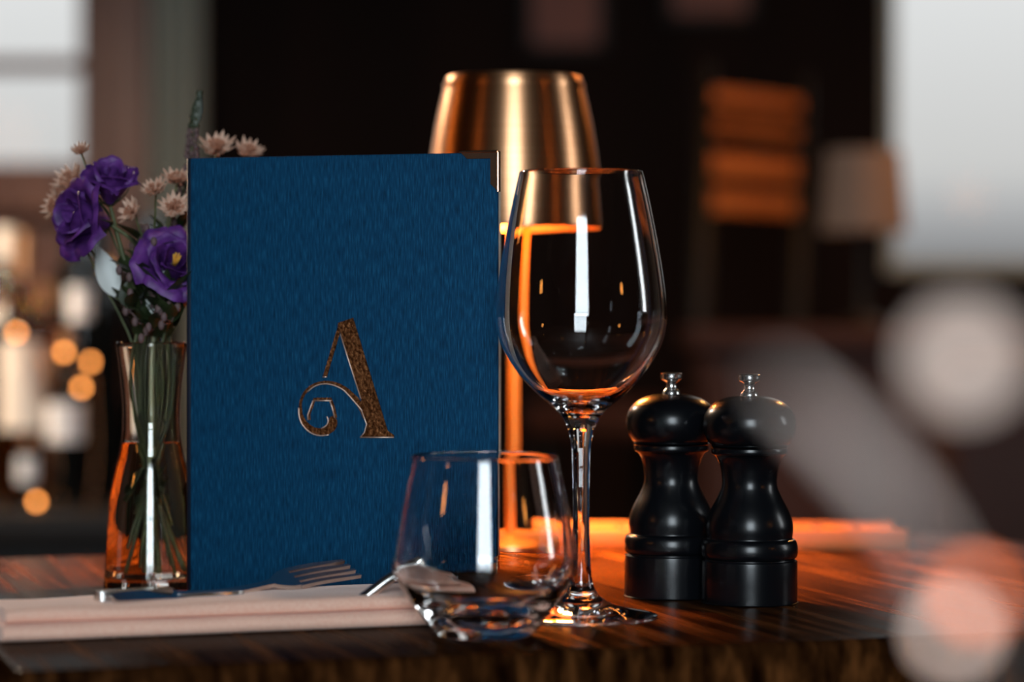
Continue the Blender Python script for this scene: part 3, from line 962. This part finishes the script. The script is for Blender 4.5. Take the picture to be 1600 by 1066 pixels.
# the tall veronica spike
vp = stem_path(P(300, 262, 1.385), (0.001, 0, 0))
tip = P(311, 150, 1.392)
vpath = vp + [Vector(p) for p in spline([tuple(vp[-1]), tuple(P(301, 205, 1.39)), tuple(tip)], 6)[1:]]
vr = flower_root('veronica_spike', 'tall dark green flower spike rising behind the menu corner', 'flower', vpath, None, 0.0011, 0.0005)
bd = MB(); lf = MB()
n0 = len(vp) - 5
for i in range(n0, len(vpath)):
    t = (i - n0) / (len(vpath) - n0)
    for k in range(7):
        a = k * 2 * PI / 7 + i * 0.8
        rr = 0.0042 * (1 - 0.75 * t)
        c = vpath[i] - vpath[0] + Vector((math.cos(a) * rr, math.sin(a) * rr, random.uniform(-0.002, 0.002)))
        (bd if t < 0.6 else lf).sphere(c, 0.0013 * (1 - 0.45 * t), 6, (1, 1, 1.5))
mm = Matrix.Translation(P(303, 200, 1.389) - vpath[0]) @ Matrix.Rotation(R(8), 4, 'Y')
v, f = leaf_verts(mm, 0.020, 0.0058, 0.2); lf.add(v, f)
bd.build('buds', M_bud, vr)
lf.build('leaves', M_leaf, vr)

# leafy stems that fill the neck
def leafy(head, label, nleaf, size, bend=None, buds=0, mat_leaf=None):
    path = stem_path(head, bend, 1.0, random.uniform(0.028, 0.060))
    root = flower_root('leafy_stem', label, 'greenery', path, 'leafy stems in the vase', 0.0010, 0.0006, M_darkstem)
    lv = MB()
    n = len(path)
    for k in range(nleaf):
        i = 19 + int((n - 20) * (k / max(1, nleaf - 1)))
        i = min(i, n - 1)
        a = k * 2.4 + random.uniform(-0.4, 0.4)
        m = Matrix.Translation(path[i] - path[0]) @ Matrix.Rotation(a, 4, 'Z') @ Matrix.Rotation(R(random.uniform(22, 62)), 4, 'X')
        v_, f_ = leaf_verts(m, size * random.uniform(0.7, 1.15), size * random.uniform(0.32, 0.48), random.uniform(-0.5, 0.3))
        lv.add(v_, f_)
    for k in range(6):
        i = 1 + 2 * k
        m = Matrix.Translation(path[i] - path[0]) @ Matrix.Rotation(k * 2.1, 4, 'Z') @ Matrix.Rotation(R(random.uniform(15, 40)), 4, 'X')
        v_, f_ = leaf_verts(m, 0.0075, 0.0028, 0.1, 5)
        lv.add(v_, f_)
    lv.build('leaves', mat_leaf or M_leaf, root, fixn=False)
    if buds:
        b = MB()
        for k in range(buds):
            i = random.randint(n - 8, n - 1)
            o = Vector((random.uniform(-1, 1), random.uniform(-1, 0.4), random.uniform(-0.5, 1))) * 0.009
            c = path[i] - path[0]
            b.tube([c, c + o * 0.6, c + o], [0.0004, 0.0004, 0.0003], 5)
            b.sphere(c + o, 0.0017, 8, (1, 1, 1.5))
        b.build('buds', M_bud, root)
    return root


leafy(P(205, 430, 1.350), 'leafy green stem leaning left under the purple blossoms', 13, 0.023, None, 5)
leafy(P(232, 400, 1.352), 'leafy green stem below the blush starflowers', 13, 0.020, None, 7)
leafy(P(283, 350, 1.370), 'leafy green stem hidden beside the menu spine', 10, 0.018, None, 4)
leafy(P(255, 470, 1.340), 'short leafy green stem at the front of the vase mouth', 12, 0.022, None, 6)
leafy(P(218, 470, 1.378), 'leafy green stem at the back of the vase mouth', 13, 0.024, None, 3)
leafy(P(284, 485, 1.352), 'short leafy green stem bending towards the menu', 12, 0.022, None, 4)

leafy(P(196, 480, 1.344), 'leafy green stem drooping over the left of the vase mouth', 10, 0.019, None, 5)
leafy(P(240, 515, 1.336), 'lowest leafy green sprig in front of the vase mouth', 9, 0.017, None, 6)
leafy(P(268, 505, 1.338), 'leafy green sprig at the right of the vase mouth', 10, 0.018, None, 6)
leafy(P(222, 380, 1.372), 'upright leafy green stem behind the uppermost purple blossom', 11, 0.018, None, 6)
leafy(P(256, 365, 1.366), 'upright leafy green stem between the blush starflowers', 11, 0.017, None, 8)

# two pale leaves that catch the daylight
def pale_leaf(px0, py0, px1, py1, d, wd, label, bend=None):
    a, b = P(px0, py0, d), P(px1, py1, d)
    path = stem_path(a, bend)
    root = flower_root('silver_leaf', label, 'leaf', path, None, 0.0008, 0.0006)
    dr = (b - a)
    z = dr.normalized(); y = Vector((0.12, 1, -0.35)); y = (y - z * y.dot(z)).normalized(); x = y.cross(z)
    m = Matrix(((x.x, y.x, z.x, 0), (x.y, y.y, z.y, 0), (x.z, y.z, z.z, 0), (0, 0, 0, 1)))
    v_, f_ = leaf_verts(Matrix.Translation(a - path[0]) @ m, dr.length, wd, 0.1, 12)
    MB().add(v_, f_).build('blade', M_paleleaf, root, fixn=False)
pale_leaf(180, 464, 152, 384, 1.360, 0.0120, 'pale silvery leaf below the left-facing purple blossom', (0.0, 0, -0.004))
pale_leaf(238, 495, 256, 420, 1.352, 0.0125, 'pale silvery leaf below the purple blossom at the menu')

# ------------------------------------------------------------------ background: sideboard with bottles
BD = 2.92
bz = T + H - (800 - YH) / F * BD
bar = thing('sideboard', 'black sideboard with bottles standing on its top at the left', 'sideboard', (-0.74, BD, 0))
MB().box((0, 0.225, bz - 0.02), (0.98, 0.45, 0.04), bev=0.004).build('top', M_blackwood, bar, sharp=40)
MB().box((0, 0.235, (bz - 0.04) / 2 + 0.03), (0.94, 0.40, bz - 0.10), bev=0.003).build('body', M_blackwood, bar, sharp=40)
for sx_ in (-1, 1):
    MB().box((sx_ * 0.235, 0.028, (bz - 0.04) / 2 + 0.03), (0.44, 0.016, bz - 0.16), bev=0.003).build('door', M_blackwood, bar, sharp=40)
MB().box((0, 0.25, 0.0151), (0.88, 0.34, 0.03)).build('plinth', M_blackwood, bar, smooth=False)


def bottle(px, d, prof, glassm, label, lab=None, labm=None, cap=None, capm=None, necklab=None):
    root = thing('bottle', label, 'bottle', (P(px, 0, d).x, d, bz), 0, 'bottles on the sideboard')
    MB().lathe(spline(prof, 3), 32).build('body', glassm, root, sharp=60)
    rad = max(r for r, z in prof)
    if lab:
        MB().lathe([(rad + .0001, lab[0]), (rad + .0007, lab[0]), (rad + .0007, lab[1]), (rad + .0001, lab[1])], 32).build('label', labm, root, sharp=40)
    top = prof[-2][1]
    if cap:
        MB().lathe([(0, top - cap[1] * 0.55), (cap[0], top - cap[1] * 0.55), (cap[0], top + cap[1] * 0.45), (0, top + cap[1] * 0.45)], 24).build('cap', capm, root, sharp=40)
    if necklab:
        r_, z0, z1 = necklab
        MB().lathe([(r_, z0), (r_ + .0007, z0), (r_ + .0007, z1), (r_, z1)], 24).build('neck_label_or_glint', labm or M_glintband, root, sharp=40)
    return root


def bprof(r, hs, rn, h): return [(0, 0), (r * 0.94, 0), (r, 0.004), (r, hs * 0.5), (r, hs), (r * 0.86, hs + (h - hs) * 0.18), (rn * 1.15, hs + (h - hs) * 0.45), (rn, hs + (h - hs) * 0.6), (rn, h), (0, h)]


bottle(34, 3.04, bprof(0.024, 0.20, 0.010, 0.285), M_amber, 'amber bottle with tall cream label at the left end', (0.085, 0.185), M_label, (0.012, 0.05), M_copper)
bottle(137, 3.16, bprof(0.041, 0.255, 0.026, 0.305), M_darkglass, 'wide black bottle behind the flowers', (0.045, 0.11), M_darkglass, (0.028, 0.03), M_darkglass)
bottle(238, 3.19, bprof(0.034, 0.265, 0.024, 0.315), M_darkglass, 'wide black bottle seen through the vase stems', (0.045, 0.11), M_darkglass, (0.026, 0.03), M_darkglass)
bottle(101, 3.02, bprof(0.020, 0.115, 0.009, 0.185), M_darkglass, 'short dark bottle with a white band standing in for a glint before the wide black bottle', (0.072, 0.115), M_glintband, (0.011, 0.02), M_copper)
bottle(124, 3.055, bprof(0.0125, 0.250, 0.009, 0.275), M_darkglass, 'slender dark bottle with a white band standing in for a glint before the wide black bottle', (0.208, 0.246), M_glintband, (0.010, 0.015), M_darkglass)
bottle(10, 3.20, bprof(0.034, 0.215, 0.013, 0.300), M_amber, 'amber bottle half hidden behind the cream label', (0.20, 0.225), M_label, (0.015, 0.04), M_label)
bottle(72, 3.20, bprof(0.020, 0.16, 0.010, 0.240), M_amber, 'slim amber bottle between the cream and black bottles', (0.14, 0.16), M_copper, (0.012, 0.03), M_copper)
bottle(42, 2.96, bprof(0.010, 0.055, 0.006, 0.075), M_darkglass, 'tiny bottle with a white band standing in for a glint on the sideboard front', (0.030, 0.058), M_glintband, (0.007, 0.012), M_copper)
# added string of tiny glowing bulbs imitating orange highlights on the bottles
fs = thing('glint_string', 'added string of tiny amber bulbs standing in for bottle highlights', 'bottle highlight stand-in', P(140, 799, 2.965))
spots = [P(100, 551, 2.965), P(141, 566, 2.98), P(127, 606, 2.96), P(57, 784, 2.955), P(26, 520, 2.97)]
o0 = Vector(fs.location)
wpts = [Vector((0, 0, 0.001)), P(150, 700, 2.975) - o0] + [spots[1] - o0, spots[2] - o0, spots[0] - o0, P(60, 570, 2.962) - o0, spots[4] - o0, P(66, 640, 2.958) - o0, P(90, 740, 2.95) - o0, spots[3] - o0]
MB().tube([Vector(p) for p in spline([tuple(p) for p in wpts], 5)], 0.0006, 5).build('added_wire', M_copper, fs)
for s in spots:
    MB().sphere(s - o0, 0.0036, 12).build('added_bulb', M_bottleglint, fs)

# ------------------------------------------------------------------ unseen pendants added to light the sideboard and stool (above the frame)
def pendant(name, loc, power, color, label, size=0.16):
    x, y, z = loc
    root = thing(name, label, 'lamp', (x, y, z), 0, 'added lamps above the frame')
    MB().lathe(spline([(0.018, 0.13), (0.03, 0.12), (0.07, 0.07), (0.11, 0.0), (0.108, 0.0), (0.068, 0.068), (0.028, 0.117), (0.018, 0.127)], 3), 32).build('lamp_shade', M_blackwood, root)
    MB().tube([(0, 0, 0.125), (0, 0, Z1 - z)], 0.003, 8).build('cord', M_blackwood, root)
    MB().sphere((0, 0, 0.055), 0.03, 16).build('added_bulb', M_addedbulb, root)
    l = bpy.data.lights.new('pendant_glow', 'AREA'); l.shape = 'DISK'; l.size = size; l.energy = power; l.color = color  # light of the added unseen pendant
    o = bpy.data.objects.new('pendant_glow', l); o.location = (0, 0, 0.0); o.parent = root
    COL.objects.link(o)
    return root

pendant('added_pendant', (-0.95, 2.75, 1.62), 30.0, (1.0, 0.74, 0.52), 'unseen black pendant lamp added to light the sideboard of bottles')
pendant('added_pendant', (0.95, 3.35, 1.85), 14.0, (1.0, 0.42, 0.12), 'unseen black pendant lamp added to light the slatted stool')

def globe(loc, r_, strength, label):
    root = thing('globe_lamp', label, 'lamp', loc, 0, 'amber globe lamps beside the camera')
    MB().sphere((0, 0, 0), r_, 32).build('globe', emit('lit_amber_globe', (1.0, 0.36, 0.07), strength), root)
    MB().lathe([(0, r_ * 0.96), (0.03, r_ * 0.96), (0.03, r_ + 0.04), (0, r_ + 0.04)], 20).build('fitting', M_blackwood, root, sharp=40)
    MB().tube([(0, 0, r_ + 0.03), (0, 0, Z1 - loc[2])], 0.003, 8).build('cord', M_blackwood, root)
globe((-1.55, 0.25, 1.30), 0.065, 12.0, 'amber globe lamp hanging left of the camera')
globe((1.70, 0.10, 1.32), 0.065, 12.0, 'amber globe lamp hanging right of the camera')
globe((-1.55, 1.9, 1.42), 0.11, 7.0, 'amber globe lamp hanging left of the sideboard')

# ------------------------------------------------------------------ background: slatted bar stool
st = thing('bar_stool', 'tall bar stool with amber slatted back behind the wine glass', 'bar stool', (P(1168, 0, 4.1).x, 4.1, 0), R(52))
def stool_z(py): return T + H - (py - YH) / F * 4.1
for zc, hh in ((stool_z(158), 0.022), (stool_z(202), 0.016), (stool_z(262), 0.036), (stool_z(318), 0.032)):
    MB().box((0, -0.012 * ((zc - 1.0) / 0.2), zc), (0.25, 0.014, hh), bev=0.003).build('slat', M_slat, st, sharp=40)
for s in (-1, 1):
    MB().tube([(s * 0.135, 0.0, 0.0), (s * 0.135, 0.0, 0.72), (s * 0.135, -0.014, 1.26)], [0.015, 0.016, 0.012], 10).build('post', M_blackwood, st)
    MB().tube([(s * 0.135, 0.30, 0.0), (s * 0.13, 0.28, 0.70)], [0.014, 0.016], 10).build('leg', M_blackwood, st)
MB().box((0, 0.145, 0.725), (0.32, 0.33, 0.05), bev=0.012).build('seat', M_leather, st, sharp=40)
MB().box((0, 0.29, 0.25), (0.25, 0.018, 0.022)).build('footrest', M_blackwood, st, smooth=False)

# the side cabinet carrying the taupe lampshade, and the bench
cb = thing('side_cabinet', 'dark wood cabinet under the taupe lampshade at the right', 'cabinet', (0.47, 3.72, 0))
MB().box((0, 0, 0.43), (0.42, 0.34, 0.82), bev=0.004).build('body', M_leather, cb, sharp=40)
MB().box((0, -0.006, 0.855), (0.46, 0.38, 0.03), bev=0.004).build('top', M_leather, cb, sharp=40)
for s in (-1, 1):
    MB().box((s * 0.10, -0.178, 0.44), (0.19, 0.014, 0.72), bev=0.003).build('door', M_leather, cb, sharp=40)
    for q in (-1, 1):
        MB().box((s * 0.18, q * 0.13, 0.0105), (0.03, 0.03, 0.021)).build('foot', M_blackwood, cb, smooth=False)
lz = 0.8701
tl = thing('shaded_lamp', 'unlit lamp with taupe fabric drum shade before the right window', 'lamp', (P(1350, 0, 3.62).x, 3.62, lz))
zs0, zs1 = T + H - (362 - YH) / F * 3.62 - lz, T + H - (236 - YH) / F * 3.62 - lz
MB().lathe([(0.058, zs0), (0.050, zs1), (0.0485, zs1), (0.0565, zs0), (0.058, zs0)], 40).build('lamp_shade', M_fabric, tl, sharp=40)
MB().lathe(spline([(0, 0), (0.04, 0), (0.042, 0.006), (0.02, 0.014), (0.008, 0.03), (0.006, zs0), (0.006, zs1 - 0.02), (0, zs1 - 0.02)], 2), 24).build('base', M_blackwood, tl, sharp=50)
MB().box((0, 0, zs1 - 0.022), (0.099, 0.003, 0.003)).build('shade_ring', M_blackwood, tl, smooth=False)

bn = thing('bench', 'oxblood leather bench along the right of the room', 'bench', (0.62, 2.45, 0))
MB().box((0.2, 0.0, 0.43), (0.8, 0.42, 0.10), bev=0.03).build('seat', M_leather, bn, sharp=60)
MB().box((0.2, 0.24, 0.62), (0.8, 0.09, 0.46), bev=0.03).build('backrest', M_leather, bn, sharp=60)
MB().box((0.2, 0.02, 0.19), (0.76, 0.38, 0.379), bev=0.004).build('base', M_blackwood, bn, sharp=40)

# framed pictures high on the far wall
def picture(px0, px1, py0, py1, label):
    d = Y1 - 0.015
    a, b = P(px0, py1, d), P(px1, py0, d)
    w_, h_ = b.x - a.x, b.z - a.z
    root = thing('framed_picture', label, 'picture', ((a.x + b.x) / 2, d, a.z), 0, 'framed pictures on the far wall')
    MB().box((0, 0.003, h_ / 2), (w_ - 0.03, 0.006, h_ - 0.03)).build('print', M_picture, root, smooth=False)
    fr = MB()
    for s in (-1, 1):
        fr.box((s * (w_ / 2 - 0.0075), 0, h_ / 2), (0.015, 0.024, h_), bev=0.002)
        fr.box((0, 0, h_ / 2 + s * (h_ / 2 - 0.0075)), (w_ - 0.03, 0.024, 0.015), bev=0.002)
    fr.build('frame', M_blackwood, root, sharp=40)
picture(820, 948, -150, 82, 'russet framed picture above the brass lamp')
picture(1040, 1180, -190, 34, 'russet framed picture above the slatted stool')
